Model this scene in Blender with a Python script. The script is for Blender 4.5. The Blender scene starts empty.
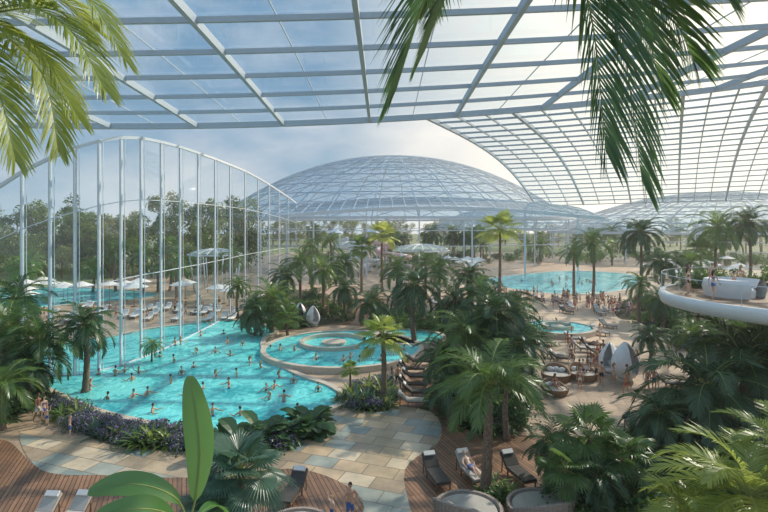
import bpy, math, random
from mathutils import Vector, Matrix
R = random.Random(11)
F, H, HY = 520.0, 12.0, 225.0
def G(px, py, z=0.0):
    d = (H - z) * F / (py - HY)
    return Vector(((px - 384) * d / F, d, z))
def P(px, py, d):
    return Vector(((px - 384) * d / F, d, H - (py - HY) * d / F))
COL = bpy.context.scene.collection
try:
    bpy.context.scene.view_settings.view_transform = 'Standard'
    bpy.context.scene.view_settings.look = 'None'
except Exception: pass

# ------------------------------------------------------------------ materials
def newmat(name):
    m = bpy.data.materials.new(name); m.use_nodes = True
    m.node_tree.nodes.clear(); return m, m.node_tree.nodes, m.node_tree.links
def ramp(N, cols):
    r = N.new('ShaderNodeValToRGB'); e = r.color_ramp.elements
    while len(e) < len(cols): e.new(0.5)
    for i, (p, c) in enumerate(cols):
        e[i].position = p; e[i].color = (c[0], c[1], c[2], 1)
    return r
def plain(name, c, rough=0.5, metal=0.0, var=0.12, scale=3.0, bump=0.0):
    m, N, L = newmat(name)
    o = N.new('ShaderNodeOutputMaterial'); b = N.new('ShaderNodeBsdfPrincipled')
    b.inputs['Roughness'].default_value = rough; b.inputs['Metallic'].default_value = metal
    t = N.new('ShaderNodeTexCoord'); n = N.new('ShaderNodeTexNoise'); n.inputs['Scale'].default_value = scale
    n.inputs['Detail'].default_value = 4
    L.new(t.outputs['Object'], n.inputs['Vector'])
    r = ramp(N, [(0.3, [x * (1 - var) for x in c]), (0.7, [min(1, x * (1 + var)) for x in c])])
    L.new(n.outputs['Fac'], r.inputs['Fac']); L.new(r.outputs['Color'], b.inputs['Base Color'])
    if bump:
        bp = N.new('ShaderNodeBump'); bp.inputs['Strength'].default_value = bump
        L.new(n.outputs['Fac'], bp.inputs['Height']); L.new(bp.outputs['Normal'], b.inputs['Normal'])
    L.new(b.outputs[0], o.inputs[0]); return m
def leafmat(name, c1, c2, trans=0.4, gloss=0.05):
    m, N, L = newmat(name)
    o = N.new('ShaderNodeOutputMaterial')
    g = N.new('ShaderNodeNewGeometry'); oi = N.new('ShaderNodeObjectInfo')
    ad = N.new('ShaderNodeMath'); ad.operation = 'ADD'
    s = N.new('ShaderNodeMath'); s.operation = 'MULTIPLY'; s.inputs[1].default_value = 0.5
    L.new(g.outputs['Random Per Island'], ad.inputs[0]); L.new(oi.outputs['Random'], ad.inputs[1])
    L.new(ad.outputs[0], s.inputs[0])
    r = ramp(N, [(0.1, c1), (0.9, c2)]); L.new(s.outputs[0], r.inputs['Fac'])
    d = N.new('ShaderNodeBsdfDiffuse'); t = N.new('ShaderNodeBsdfTranslucent'); gl = N.new('ShaderNodeBsdfGlossy')
    gl.inputs['Roughness'].default_value = 0.35
    hs = N.new('ShaderNodeHueSaturation'); hs.inputs['Hue'].default_value = 0.48; hs.inputs['Value'].default_value = 1.8
    L.new(r.outputs[0], hs.inputs['Color'])
    L.new(r.outputs[0], d.inputs[0]); L.new(hs.outputs[0], t.inputs[0])
    m1 = N.new('ShaderNodeMixShader'); m1.inputs[0].default_value = trans
    L.new(d.outputs[0], m1.inputs[1]); L.new(t.outputs[0], m1.inputs[2])
    m2 = N.new('ShaderNodeMixShader'); m2.inputs[0].default_value = gloss
    L.new(m1.outputs[0], m2.inputs[1]); L.new(gl.outputs[0], m2.inputs[2])
    L.new(m2.outputs[0], o.inputs[0]); return m
def glassmat(name, tint, refl=0.06, refl_edge=0.4, haze=0.0, hazecol=(0.8, 0.9, 1.0)):
    m, N, L = newmat(name)
    o = N.new('ShaderNodeOutputMaterial')
    t = N.new('ShaderNodeBsdfTransparent'); t.inputs[0].default_value = (*tint, 1)
    g = N.new('ShaderNodeBsdfGlossy'); g.inputs['Roughness'].default_value = 0.03
    lw = N.new('ShaderNodeLayerWeight'); lw.inputs[0].default_value = 0.25
    mr = N.new('ShaderNodeMapRange'); mr.inputs[3].default_value = refl; mr.inputs[4].default_value = refl_edge
    L.new(lw.outputs['Facing'], mr.inputs[0])
    mx = N.new('ShaderNodeMixShader'); L.new(mr.outputs[0], mx.inputs[0])
    L.new(t.outputs[0], mx.inputs[1]); L.new(g.outputs[0], mx.inputs[2])
    d = N.new('ShaderNodeBsdfTranslucent'); d.inputs[0].default_value = (*hazecol, 1)
    m2 = N.new('ShaderNodeMixShader'); m2.inputs[0].default_value = haze
    L.new(mx.outputs[0], m2.inputs[1]); L.new(d.outputs[0], m2.inputs[2])
    L.new(m2.outputs[0], o.inputs[0]); return m
def watermat(name, c1, c2):
    m, N, L = newmat(name)
    o = N.new('ShaderNodeOutputMaterial'); b = N.new('ShaderNodeBsdfPrincipled')
    b.inputs['Roughness'].default_value = 0.05; b.inputs['IOR'].default_value = 1.33; b.inputs['Specular IOR Level'].default_value = 0.35
    t = N.new('ShaderNodeTexCoord')
    n = N.new('ShaderNodeTexNoise'); n.inputs['Scale'].default_value = 0.22; n.inputs['Detail'].default_value = 5
    nz = N.new('ShaderNodeTexNoise'); nz.inputs['Scale'].default_value = 1.1; nz.inputs['Detail'].default_value = 4; nz.inputs['Distortion'].default_value = 1.6
    L.new(t.outputs['Object'], n.inputs['Vector']); L.new(t.outputs['Object'], nz.inputs['Vector'])
    a = N.new('ShaderNodeMath'); a.operation = 'ADD'; L.new(n.outputs['Fac'], a.inputs[0])
    mm = N.new('ShaderNodeMath'); mm.operation = 'MULTIPLY'; mm.inputs[1].default_value = 0.8
    L.new(nz.outputs['Fac'], mm.inputs[0]); L.new(mm.outputs[0], a.inputs[1])
    r = ramp(N, [(0.72, c1), (1.0, c2)]); L.new(a.outputs[0], r.inputs['Fac'])
    L.new(r.outputs[0], b.inputs['Base Color'])
    bp = N.new('ShaderNodeBump'); bp.inputs['Strength'].default_value = 0.45; bp.inputs['Distance'].default_value = 0.25
    L.new(nz.outputs['Fac'], bp.inputs['Height']); L.new(bp.outputs[0], b.inputs['Normal'])
    L.new(b.outputs[0], o.inputs[0]); return m
def brickmat(name, cols, mortar, w, h, ms=0.02, rot=0.0, rough=0.5, offset=0.5, noisecols=None):
    m, N, L = newmat(name)
    o = N.new('ShaderNodeOutputMaterial'); b = N.new('ShaderNodeBsdfPrincipled'); b.inputs['Roughness'].default_value = rough
    t = N.new('ShaderNodeTexCoord'); mp = N.new('ShaderNodeMapping'); mp.inputs['Rotation'].default_value = (0, 0, rot)
    L.new(t.outputs['Object'], mp.inputs[0])
    k = N.new('ShaderNodeTexBrick'); k.inputs['Scale'].default_value = 1.0
    k.inputs['Brick Width'].default_value = w; k.inputs['Row Height'].default_value = h
    k.inputs['Mortar Size'].default_value = ms; k.offset = offset
    k.inputs['Color1'].default_value = (0, 0, 0, 1); k.inputs['Color2'].default_value = (1, 1, 1, 1); k.inputs['Mortar'].default_value = (0, 0, 0, 1)
    L.new(mp.outputs[0], k.inputs['Vector'])
    cr = ramp(N, [(i / max(1, len(cols)), c) for i, c in enumerate(cols)]); cr.color_ramp.interpolation = 'CONSTANT'; L.new(k.outputs['Color'], cr.inputs[0])
    mm = N.new('ShaderNodeMix'); mm.data_type = 'RGBA'; mm.inputs[7].default_value = (*mortar, 1)
    L.new(k.outputs['Fac'], mm.inputs[0]); L.new(cr.outputs[0], mm.inputs[6])
    n = N.new('ShaderNodeTexNoise'); n.inputs['Scale'].default_value = 0.5; n.inputs['Detail'].default_value = 8; n.inputs['Roughness'].default_value = 0.65
    L.new(t.outputs['Object'], n.inputs['Vector'])
    r = ramp(N, noisecols or [(0.35, (0.66, 0.66, 0.66)), (0.65, (1.12, 1.08, 1.02))]); L.new(n.outputs['Fac'], r.inputs[0])
    mx = N.new('ShaderNodeMix'); mx.data_type = 'RGBA'; mx.blend_type = 'MULTIPLY'; mx.inputs[0].default_value = 1
    L.new(mm.outputs[2], mx.inputs[6]); L.new(r.outputs[0], mx.inputs[7])
    L.new(mx.outputs[2], b.inputs['Base Color']); L.new(b.outputs[0], o.inputs[0]); return m

M = {}
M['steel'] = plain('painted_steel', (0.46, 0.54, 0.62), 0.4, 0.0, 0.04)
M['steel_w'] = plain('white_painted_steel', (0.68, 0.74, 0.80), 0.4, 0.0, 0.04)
M['roofglass'] = glassmat('roof_glass', (0.86, 0.93, 0.97), 0.03, 0.22, 0.03, (0.6, 0.8, 1.0))
M['wallglass'] = glassmat('wall_glass', (0.88, 0.95, 0.97), 0.04, 0.25, 0.0)
M['railglass'] = glassmat('rail_glass', (0.95, 0.98, 0.98), 0.03, 0.12, 0.0)
M['domeglass'] = glassmat('dome_glass', (0.78, 0.88, 0.95), 0.08, 0.30, 0.08, (0.7, 0.85, 1.0))
M['shell'] = glassmat('shell_canopy_glass', (0.75, 0.9, 0.92), 0.08, 0.3, 0.45, (0.75, 0.92, 0.95))
M['water'] = watermat('pool_water', (0.02, 0.40, 0.45), (0.18, 0.80, 0.78))
M['water2'] = watermat('pale_pool_water', (0.05, 0.50, 0.58), (0.25, 0.82, 0.85))
M['stone'] = brickmat('stone_paving', [(0.62, 0.47, 0.31), (0.30, 0.36, 0.35), (0.52, 0.41, 0.28), (0.40, 0.43, 0.38), (0.68, 0.57, 0.42), (0.46, 0.36, 0.26)], (0.25, 0.19, 0.14), 1.6, 1.1, 0.025, 0.35, 0.35)
M['stone2'] = brickmat('plaza_paving', [(0.52, 0.39, 0.28), (0.44, 0.33, 0.24), (0.48, 0.36, 0.26), (0.57, 0.44, 0.32)], (0.30, 0.22, 0.15), 1.5, 1.2, 0.02, 0.2, 0.5)
M['deck'] = brickmat('timber_deck', [(0.36, 0.20, 0.12), (0.25, 0.14, 0.085), (0.31, 0.17, 0.10)], (0.07, 0.04, 0.025), 3.0, 0.2, 0.02, 1.2, 0.45)
M['sand'] = plain('beach_sand', (0.66, 0.50, 0.36), 0.9, 0, 0.14, 0.8)
M['lawn'] = plain('lawn_ground', (0.16, 0.2, 0.09), 0.9, 0, 0.3, 0.1)
M['soil'] = plain('planting_soil', (0.04, 0.045, 0.02), 0.95, 0, 0.4, 2)
M['coping'] = plain('pool_coping', (0.62, 0.53, 0.42), 0.5, 0, 0.08, 4)
M['white'] = plain('white_shell', (0.82, 0.82, 0.81), 0.35, 0, 0.03)
M['fabric_w'] = plain('white_fabric', (0.78, 0.77, 0.74), 0.9, 0, 0.05)
M['fabric_d'] = plain('dark_cushion', (0.07, 0.065, 0.06), 0.9, 0, 0.2)
M['fabric_g'] = plain('grey_cushion', (0.5, 0.46, 0.41), 0.9, 0, 0.1)
M['wicker'] = plain('wicker', (0.34, 0.22, 0.14), 0.8, 0, 0.35, 25, 0.4)
M['wicker_g'] = plain('grey_wicker', (0.36, 0.30, 0.26), 0.8, 0, 0.35, 25, 0.4)
M['wood'] = plain('dark_wood', (0.20, 0.12, 0.075), 0.6, 0, 0.2, 6)
M['trunk'] = plain('palm_trunk_bark', (0.22, 0.155, 0.11), 0.9, 0, 0.45, 9, 0.6)
M['stem'] = plain('frond_stem', (0.28, 0.32, 0.09), 0.6, 0, 0.2)
M['leaf'] = leafmat('palm_leaf', (0.045, 0.12, 0.035), (0.14, 0.24, 0.055))
M['leafd'] = leafmat('dark_palm_leaf', (0.028, 0.08, 0.038), (0.075, 0.155, 0.055), 0.3)
M['leafl'] = leafmat('light_palm_leaf', (0.15, 0.24, 0.045), (0.33, 0.40, 0.09), 0.45)
M['leafb'] = leafmat('blue_fan_leaf', (0.07, 0.15, 0.11), (0.15, 0.25, 0.16), 0.3)
M['banana'] = leafmat('banana_leaf', (0.07, 0.21, 0.05), (0.13, 0.31, 0.075), 0.4, 0.08)
M['flower'] = leafmat('violet_flower', (0.26, 0.16, 0.44), (0.55, 0.38, 0.68), 0.3)
M['tree'] = leafmat('tree_leaf', (0.05, 0.10, 0.03), (0.20, 0.27, 0.07), 0.4)
M['brick'] = brickmat('red_brick', [(0.38, 0.15, 0.09), (0.26, 0.11, 0.07)], (0.4, 0.3, 0.24), 0.5, 0.15, 0.02)
M['pink'] = plain('slide_pink', (0.75, 0.5, 0.5), 0.3)
M['skin1'] = plain('skin_tan', (0.60, 0.34, 0.23), 0.5, 0, 0.05)
M['skin2'] = plain('skin_fair', (0.74, 0.48, 0.36), 0.5, 0, 0.05)
M['skin3'] = plain('skin_brown', (0.30, 0.16, 0.10), 0.5, 0, 0.05)
M['hair1'] = plain('hair_brown', (0.06, 0.035, 0.02), 0.6)
M['hair2'] = plain('hair_blond', (0.4, 0.26, 0.12), 0.6)
M['eye'] = plain('eye_dark', (0.02, 0.015, 0.01), 0.2)
M['lip'] = plain('lips', (0.5, 0.16, 0.13), 0.5)
M['s_red'] = plain('swim_red', (0.6, 0.07, 0.06), 0.7)
M['s_blue'] = plain('swim_blue', (0.06, 0.13, 0.4), 0.7)
M['s_black'] = plain('swim_black', (0.02, 0.02, 0.03), 0.7)
M['s_white'] = plain('swim_white', (0.8, 0.8, 0.78), 0.7)

# ------------------------------------------------------------------ mesh builder
class MB:
    def __init__(s): s.v = []; s.f = []; s.m = []
    def add(s, vs, fs, mi=0):
        o = len(s.v); s.v.extend([tuple(x) for x in vs])
        for f in fs: s.f.append(tuple(i + o for i in f)); s.m.append(mi)
    def tube(s, pts, rad, n=8, mi=0, cap=True):
        vs = []; K = len(pts)
        pts = [Vector(p) for p in pts]
        for i, p in enumerate(pts):
            t = (pts[min(i + 1, K - 1)] - pts[max(i - 1, 0)]).normalized()
            a = Vector((0, 0, 1)) if abs(t.z) < 0.9 else Vector((1, 0, 0))
            u = t.cross(a).normalized(); w = t.cross(u).normalized()
            r = rad[i] if isinstance(rad, (list, tuple)) else rad
            for k in range(n):
                an = 2 * math.pi * k / n
                vs.append(p + u * (r * math.cos(an)) + w * (r * math.sin(an)))
        fs = [(i * n + k, i * n + (k + 1) % n, (i + 1) * n + (k + 1) % n, (i + 1) * n + k) for i in range(K - 1) for k in range(n)]
        if cap: fs += [tuple(range(n - 1, -1, -1)), tuple((K - 1) * n + k for k in range(n))]
        s.add(vs, fs, mi)
    def beam(s, p, q, w, h, mi=0):
        p = Vector(p); q = Vector(q); t = (q - p)
        if t.length < 1e-5: return
        t.normalize()
        a = Vector((0, 0, 1)) if abs(t.z) < 0.95 else Vector((0, 1, 0))
        u = t.cross(a).normalized(); v = u.cross(t).normalized()
        vs = [c + u * (x * w / 2) + v * (y * h / 2) for c in (p, q) for x, y in ((-1, -1), (1, -1), (1, 1), (-1, 1))]
        s.add(vs, [(0, 3, 2, 1), (4, 5, 6, 7), (0, 1, 5, 4), (1, 2, 6, 5), (2, 3, 7, 6), (3, 0, 4, 7)], mi)
    def line(s, pts, w, h, mi=0):
        for a, b in zip(pts[:-1], pts[1:]): s.beam(a, b, w, h, mi)
    def box(s, c, d, mi=0, rx=0.0):
        m = Matrix.Rotation(rx, 3, 'X'); c = Vector(c)
        vs = [c + m @ Vector((x * d[0] / 2, y * d[1] / 2, z * d[2] / 2)) for z in (-1, 1) for x, y in ((-1, -1), (1, -1), (1, 1), (-1, 1))]
        s.add(vs, [(0, 3, 2, 1), (4, 5, 6, 7), (0, 1, 5, 4), (1, 2, 6, 5), (2, 3, 7, 6), (3, 0, 4, 7)], mi)
    def lathe(s, prof, n=24, mi=0, a0=0.0, a1=2 * math.pi, c=(0, 0, 0)):
        full = abs(a1 - a0 - 2 * math.pi) < 1e-6; cnt = n if full else n + 1
        vs = []
        for k in range(cnt):
            an = a0 + (a1 - a0) * k / n
            for r, z in prof: vs.append((c[0] + r * math.cos(an), c[1] + r * math.sin(an), c[2] + z))
        m = len(prof); fs = []
        for k in range(n):
            k2 = (k + 1) % cnt
            for j in range(m - 1): fs.append((k * m + j, k2 * m + j, k2 * m + j + 1, k * m + j + 1))
        s.add(vs, fs, mi)
    def grid(s, fn, nu, nv, mi=0):
        vs = [fn(i / nu, j / nv) for i in range(nu + 1) for j in range(nv + 1)]
        fs = [(i * (nv + 1) + j, (i + 1) * (nv + 1) + j, (i + 1) * (nv + 1) + j + 1, i * (nv + 1) + j + 1) for i in range(nu) for j in range(nv)]
        s.add(vs, fs, mi)
    def sphere(s, c, r, n=12, m=8, mi=0):
        c = Vector(c)
        vs = [(c.x + r[0] * math.sin(math.pi * j / m) * math.cos(2 * math.pi * i / n), c.y + r[1] * math.sin(math.pi * j / m) * math.sin(2 * math.pi * i / n), c.z + r[2] * math.cos(math.pi * j / m)) for i in range(n) for j in range(m + 1)]
        fs = [(i * (m + 1) + j, i * (m + 1) + j + 1, ((i + 1) % n) * (m + 1) + j + 1, ((i + 1) % n) * (m + 1) + j) for i in range(n) for j in range(m)]
        s.add(vs, fs, mi)
    def mesh(s, name, mats, smooth=False):
        me = bpy.data.meshes.new(name); me.from_pydata(s.v, [], s.f)
        for m in mats: me.materials.append(m)
        me.polygons.foreach_set('material_index', s.m)
        if smooth: me.polygons.foreach_set('use_smooth', [True] * len(s.f))
        me.update(); return me
def obj(name, me, loc=(0, 0, 0), rz=0.0, sc=1.0, parent=None, rx=0.0):
    o = bpy.data.objects.new(name, me); COL.objects.link(o)
    o.location = loc; o.rotation_euler = (rx, 0, rz)
    o.scale = (sc, sc, sc) if not isinstance(sc, (tuple, list)) else sc
    if parent: o.parent = parent
    return o
def empty(name, loc=(0, 0, 0)):
    o = bpy.data.objects.new(name, None); o.empty_display_size = 0.3; COL.objects.link(o); o.location = loc; return o

def catmull(pts, k=6, closed=True):
    n = len(pts); out = []
    rng = range(n) if closed else range(n - 1)
    for i in rng:
        if closed: a, b, c, d = pts[(i - 1) % n], pts[i], pts[(i + 1) % n], pts[(i + 2) % n]
        else: a, b, c, d = pts[max(i - 1, 0)], pts[i], pts[i + 1], pts[min(i + 2, n - 1)]
        for j in range(k):
            t = j / k
            out.append(0.5 * ((2 * b) + (c - a) * t + (2 * a - 5 * b + 4 * c - d) * t * t + (3 * b - a - 3 * c + d) * t ** 3))
    if not closed: out.append(pts[-1].copy())
    return out
def gpoly(px, z=0.0):
    return [Vector((p.x, p.y, z)) for p in catmull([G(a, b) for a, b in px])]
def patch(name, pts, z, mat, parent=None):
    mb = MB(); mb.add([(p.x, p.y, z) for p in pts], [tuple(range(len(pts)))], 0)
    me = mb.mesh(name, [mat])
    if me.polygons[0].normal.z < 0: me.flip_normals()
    return obj(name, me, parent=parent)
def rim(name, pts, w, z0, z1, mat, parent=None):
    n = len(pts); vs = []; fs = []
    area = sum(pts[i].x * pts[(i + 1) % n].y - pts[(i + 1) % n].x * pts[i].y for i in range(n))
    sg = 1 if area > 0 else -1
    for i in range(n):
        t = (pts[(i + 1) % n] - pts[i - 1]); t.z = 0; t.normalize(); nn = Vector((t.y, -t.x, 0)) * sg
        p = pts[i]
        for o, z in ((0, z0), (0, z1), (w, z1), (w, 0.0)):
            vs.append((p.x + nn.x * o, p.y + nn.y * o, z))
    for i in range(n):
        j = (i + 1) % n
        for k in range(3): fs.append((i * 4 + k, j * 4 + k, j * 4 + k + 1, i * 4 + k + 1))
    mb = MB(); mb.add(vs, fs); return obj(name, mb.mesh(name, [mat]), parent=parent)
def inside(p, poly):
    c = False; n = len(poly)
    for i in range(n):
        a = poly[i]; b = poly[i - 1]
        if (a[1] > p[1]) != (b[1] > p[1]) and p[0] < (b[0] - a[0]) * (p[1] - a[1]) / (b[1] - a[1]) + a[0]: c = not c
    return c
def sample(poly, n, rng=R):
    xs = [p[0] for p in poly]; ys = [p[1] for p in poly]; out = []
    t = 0
    while len(out) < n and t < n * 60:
        t += 1; p = (rng.uniform(min(xs), max(xs)), rng.uniform(min(ys), max(ys)))
        if inside(p, poly): out.append(p)
    return out

# ------------------------------------------------------------------ camera, sun, sky
cam = bpy.data.cameras.new('camera'); co = bpy.data.objects.new('camera', cam); COL.objects.link(co)
co.location = (0, 0, H); co.rotation_euler = (math.pi / 2, 0, 0)
cam.sensor_width = 36; cam.lens = 36 * F / 768; cam.shift_y = -(256 - HY) / 768; cam.clip_end = 2000
bpy.context.scene.camera = co
SUN = Vector((0.60, 0.50, 0.60)).normalized()
sl = bpy.data.lights.new('sun', 'SUN'); sl.energy = 4.6; sl.angle = 0.012; sl.color = (1.0, 0.86, 0.70)
so = bpy.data.objects.new('sun', sl); COL.objects.link(so); so.rotation_euler = (-SUN).to_track_quat('-Z', 'Y').to_euler(); so.location = (60, 40, 70)
w = bpy.data.worlds.new('sky'); bpy.context.scene.world = w; w.use_nodes = True
N = w.node_tree.nodes; L = w.node_tree.links; N.clear()
wo = N.new('ShaderNodeOutputWorld'); bg = N.new('ShaderNodeBackground'); bg.inputs[1].default_value = 0.88
tc = N.new('ShaderNodeTexCoord'); sx = N.new('ShaderNodeSeparateXYZ'); L.new(tc.outputs['Generated'], sx.inputs[0])
gr = ramp(N, [(0.0, (0.62, 0.76, 0.86)), (0.10, (0.33, 0.52, 0.70)), (0.3, (0.22, 0.42, 0.64)), (1.0, (0.30, 0.46, 0.68))])
L.new(sx.outputs['Z'], gr.inputs[0])
dp = N.new('ShaderNodeVectorMath'); dp.operation = 'DOT_PRODUCT'; dp.inputs[1].default_value = Vector((0.72, 0.66, 0.22)).normalized()
L.new(tc.outputs['Generated'], dp.inputs[0])
gm = N.new('ShaderNodeMapRange'); gm.inputs[1].default_value = 0.60; gm.inputs[2].default_value = 1.0; L.new(dp.outputs['Value'], gm.inputs[0])
mp = N.new('ShaderNodeMapping'); mp.inputs['Scale'].default_value = (2.2, 2.2, 6.0); L.new(tc.outputs['Generated'], mp.inputs[0])
cn = N.new('ShaderNodeTexNoise'); cn.inputs['Scale'].default_value = 1.3; cn.inputs['Detail'].default_value = 7; cn.inputs['Roughness'].default_value = 0.55; L.new(mp.outputs[0], cn.inputs['Vector'])
cr = ramp(N, [(0.47, (0, 0, 0)), (0.68, (1, 1, 1))]); L.new(cn.outputs['Fac'], cr.inputs[0])
mc = N.new('ShaderNodeMix'); mc.data_type = 'RGBA'; mc.inputs[7].default_value = (1.0, 1.0, 1.02, 1)
cm = N.new('ShaderNodeMath'); cm.operation = 'MULTIPLY'; cm.inputs[1].default_value = 0.6; L.new(cr.outputs[0], cm.inputs[0])
L.new(cm.outputs[0], mc.inputs[0]); L.new(gr.outputs[0], mc.inputs[6])
mg = N.new('ShaderNodeMix'); mg.data_type = 'RGBA'; mg.inputs[7].default_value = (2.0, 1.75, 1.4, 1)
L.new(gm.outputs[0], mg.inputs[0]); L.new(mc.outputs[2], mg.inputs[6]); L.new(mg.outputs[2], bg.inputs[0]); L.new(bg.outputs[0], wo.inputs[0])
# added scatter volume: thin homogeneous haze to soften the distance
m_, N_, L_ = newmat('haze_volume'); oo = N_.new('ShaderNodeOutputMaterial'); vv = N_.new('ShaderNodeVolumeScatter')
vv.inputs['Density'].default_value = 0.0007; vv.inputs['Anisotropy'].default_value = 0.45; vv.inputs['Color'].default_value = (1, 0.97, 0.93, 1)
L_.new(vv.outputs[0], oo.inputs['Volume'])
mb = MB(); mb.box((0, 150, 24), (420, 340, 52)); obj('air_haze', mb.mesh('air_haze', [m_]))

# ------------------------------------------------------------------ ground
mb = MB(); mb.add([(-500, -60, 0), (500, -60, 0), (500, 700, 0), (-500, 700, 0)], [(0, 1, 2, 3)])
obj('ground', mb.mesh('ground', [M['lawn']]))
patch('floor', [Vector(p) for p in ((-34, -8, 0), (62, -8, 0), (100, 60, 0), (130, 150, 0), (60, 230, 0), (-40, 230, 0), (-60, 150, 0), (-60, 40, 0))], 0.015, M['stone2'])
patch('stone_path', gpoly([(20, 432), (60, 436), (120, 448), (200, 452), (290, 440), (335, 415), (370, 405), (430, 412), (440, 440), (405, 470), (412, 540), (350, 560), (362, 500), (300, 470), (200, 478), (110, 476), (40, 470)]), 0.035, M['stone'])
patch('timber_deck', gpoly([(-80, 470), (0, 440), (40, 468), (110, 474), (200, 476), (300, 468), (360, 500), (350, 560), (100, 620), (-120, 560)]), 0.03, M['deck'])
patch('timber_deck', gpoly([(402, 382), (430, 372), (450, 420), (540, 440), (560, 480), (560, 560), (415, 560), (403, 470), (438, 440), (428, 412), (398, 404)]), 0.032, M['deck'])
patch('timber_deck', gpoly([(235, 318), (330, 300), (400, 300), (430, 318), (400, 330), (340, 325), (270, 332)]), 0.03, M['deck'])
patch('beach_sand', gpoly([(420, 282), (490, 279), (560, 295), (640, 298), (670, 325), (650, 345), (600, 345), (560, 335), (545, 318), (500, 305), (420, 300)]), 0.03, M['sand'])

def pool(name, px, zw, mat, cw=0.5, ch=0.12):
    e = empty(name); pts = gpoly(px)
    patch('water', pts, zw, mat, e); rim('coping', pts, cw, 0.0, zw + ch, M['coping'], e); return e
POOL = [(45, 385), (62, 395), (100, 411), (140, 421), (190, 430), (240, 433), (285, 427), (320, 413), (342, 401), (328, 388), (300, 378), (277, 366), (262, 352), (262, 340), (274, 332), (250, 322), (215, 322), (190, 325), (150, 330), (110, 338), (60, 345), (30, 362)]
pool('swimming_pool', POOL, 0.07, M['water'])
pool('wave_pool', [(480, 281), (530, 274), (575, 271), (625, 274), (642, 283), (610, 292), (565, 294), (520, 290)], 0.05, M['water2'], 0.8, 0.02)
pool('outdoor_pool', [(-200, 300), (-60, 290), (60, 288), (140, 292), (150, 298), (60, 306), (-60, 320), (-200, 325)], 0.05, M['water2'])
def ringpool(name, c, r, h, wmat, inner=None):
    e = empty(name, (c[0], c[1], 0)); mb = MB()
    mb.lathe([(r + 0.45, 0), (r + 0.45, h + 0.1), (r, h + 0.1), (r, h - 0.2)], 64, 0)
    obj('rim_wall', mb.mesh('rim_wall', [M['coping']]), parent=e)
    mb = MB(); mb.lathe([(0.001, h), (r, h)], 64, 0); obj('water', mb.mesh('water', [wmat]), parent=e)
    if inner:
        mb = MB(); ri, ro, ox, oy = inner
        mb.lathe([(ri, h - 0.1), (ri, h + 0.35), (ro, h + 0.35), (ro, h - 0.1)], 48, 0, 0.4, 5.6, (ox, oy, 0))
        mb.lathe([(0.001, h + .25), (ri * .4, h + 0.22), (ri * .4, h - 0.1)], 32, 0, c=(ox, oy, 0))
        obj('inner_bench', mb.mesh('inner_bench', [M['coping']]), parent=e)
    return e
ringpool('round_pool', (-3.9, 49.5), 7.2, 0.4, M['water'], (3.0, 3.35, -1.0, 1.5))
ringpool('whirlpool', (19.6, 58.5), 3.6, 0.5, M['water2'], (1.5, 1.8, 0, 0))
ringpool('whirlpool', (2.6, 54.0), 3.4, 0.4, M['water'])

# ------------------------------------------------------------------ roof structure
YE = 62.0
def zA(x, y):
    t = max(0, min(1, (y + 8) / 70)); return 24.0 + (0.055 * x + 0.0009 * x * x) * t + 0.9 * math.sin(math.pi * t) + 0.6 * t
e = empty('roof_canopy')
X0, X1, Y0 = -44.0, 78.0, -8.0
mb = MB()
for k in range(13):
    x = -42.9 + 10.3 * (k - 0)
    pts = [(x, Y0 + (YE - Y0) * i / 28, zA(x, Y0 + (YE - Y0) * i / 28)) for i in range(29)]
    if x < X1: mb.line(pts, 0.34, 0.6)
y = YE
while y >= Y0:
    pts = [(X0 + (X1 - X0) * i / 36, y, zA(X0 + (X1 - X0) * i / 36, y) + 0.1) for i in range(37)]
    mb.line(pts, 0.26, 0.36); y -= 5.8
for k in range(13):
    x = X0 + 6.25 + k * 10.3
    pts = [(x, Y0 + (YE - Y0) * i / 14, zA(x, Y0 + (YE - Y0) * i / 14) + 0.33) for i in range(15)]
    mb.line(pts, 0.06, 0.08)
pts = [(X0 + (X1 - X0) * i / 36, YE, zA(X0 + (X1 - X0) * i / 36, YE)) for i in range(37)]
mb.line(pts, 0.5, 0.65)
obj('steel_grid', mb.mesh('steel_grid', [M['steel']]), parent=e)
mb = MB(); mb.grid(lambda u, v: (X0 + (X1 - X0) * u, Y0 + (YE - Y0) * v, zA(X0 + (X1 - X0) * u, Y0 + (YE - Y0) * v) + 0.4), 36, 14)
obj('glazing', mb.mesh('glazing', [M['roofglass']], True), parent=e)

def cC(u, v):
    a = Vector((5 + 75 * u, YE, 0)); a.z = zA(a.x, YE); b = Vector((44 + 100 * u, 150, 17.5 + 3 * u))
    p = a.lerp(b, v); p.z += 3.2 * math.sin(math.pi * v); return p
e = empty('roof_vault'); mb = MB()
for k in range(23):
    mb.line([cC(k / 22, i / 20) for i in range(21)], 0.18 if k % 3 else 0.4, 0.25 if k % 3 else 0.5)
for k in range(21):
    mb.line([cC(i / 20, k / 20) for i in range(21)], 0.2, 0.25)
obj('steel_grid', mb.mesh('steel_grid', [M['steel']]), parent=e)
mb = MB(); mb.grid(lambda u, v: cC(u, v) + Vector((0, 0, .2)), 20, 20)
obj('glazing', mb.mesh('glazing', [M['roofglass']], True), parent=e)

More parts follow.
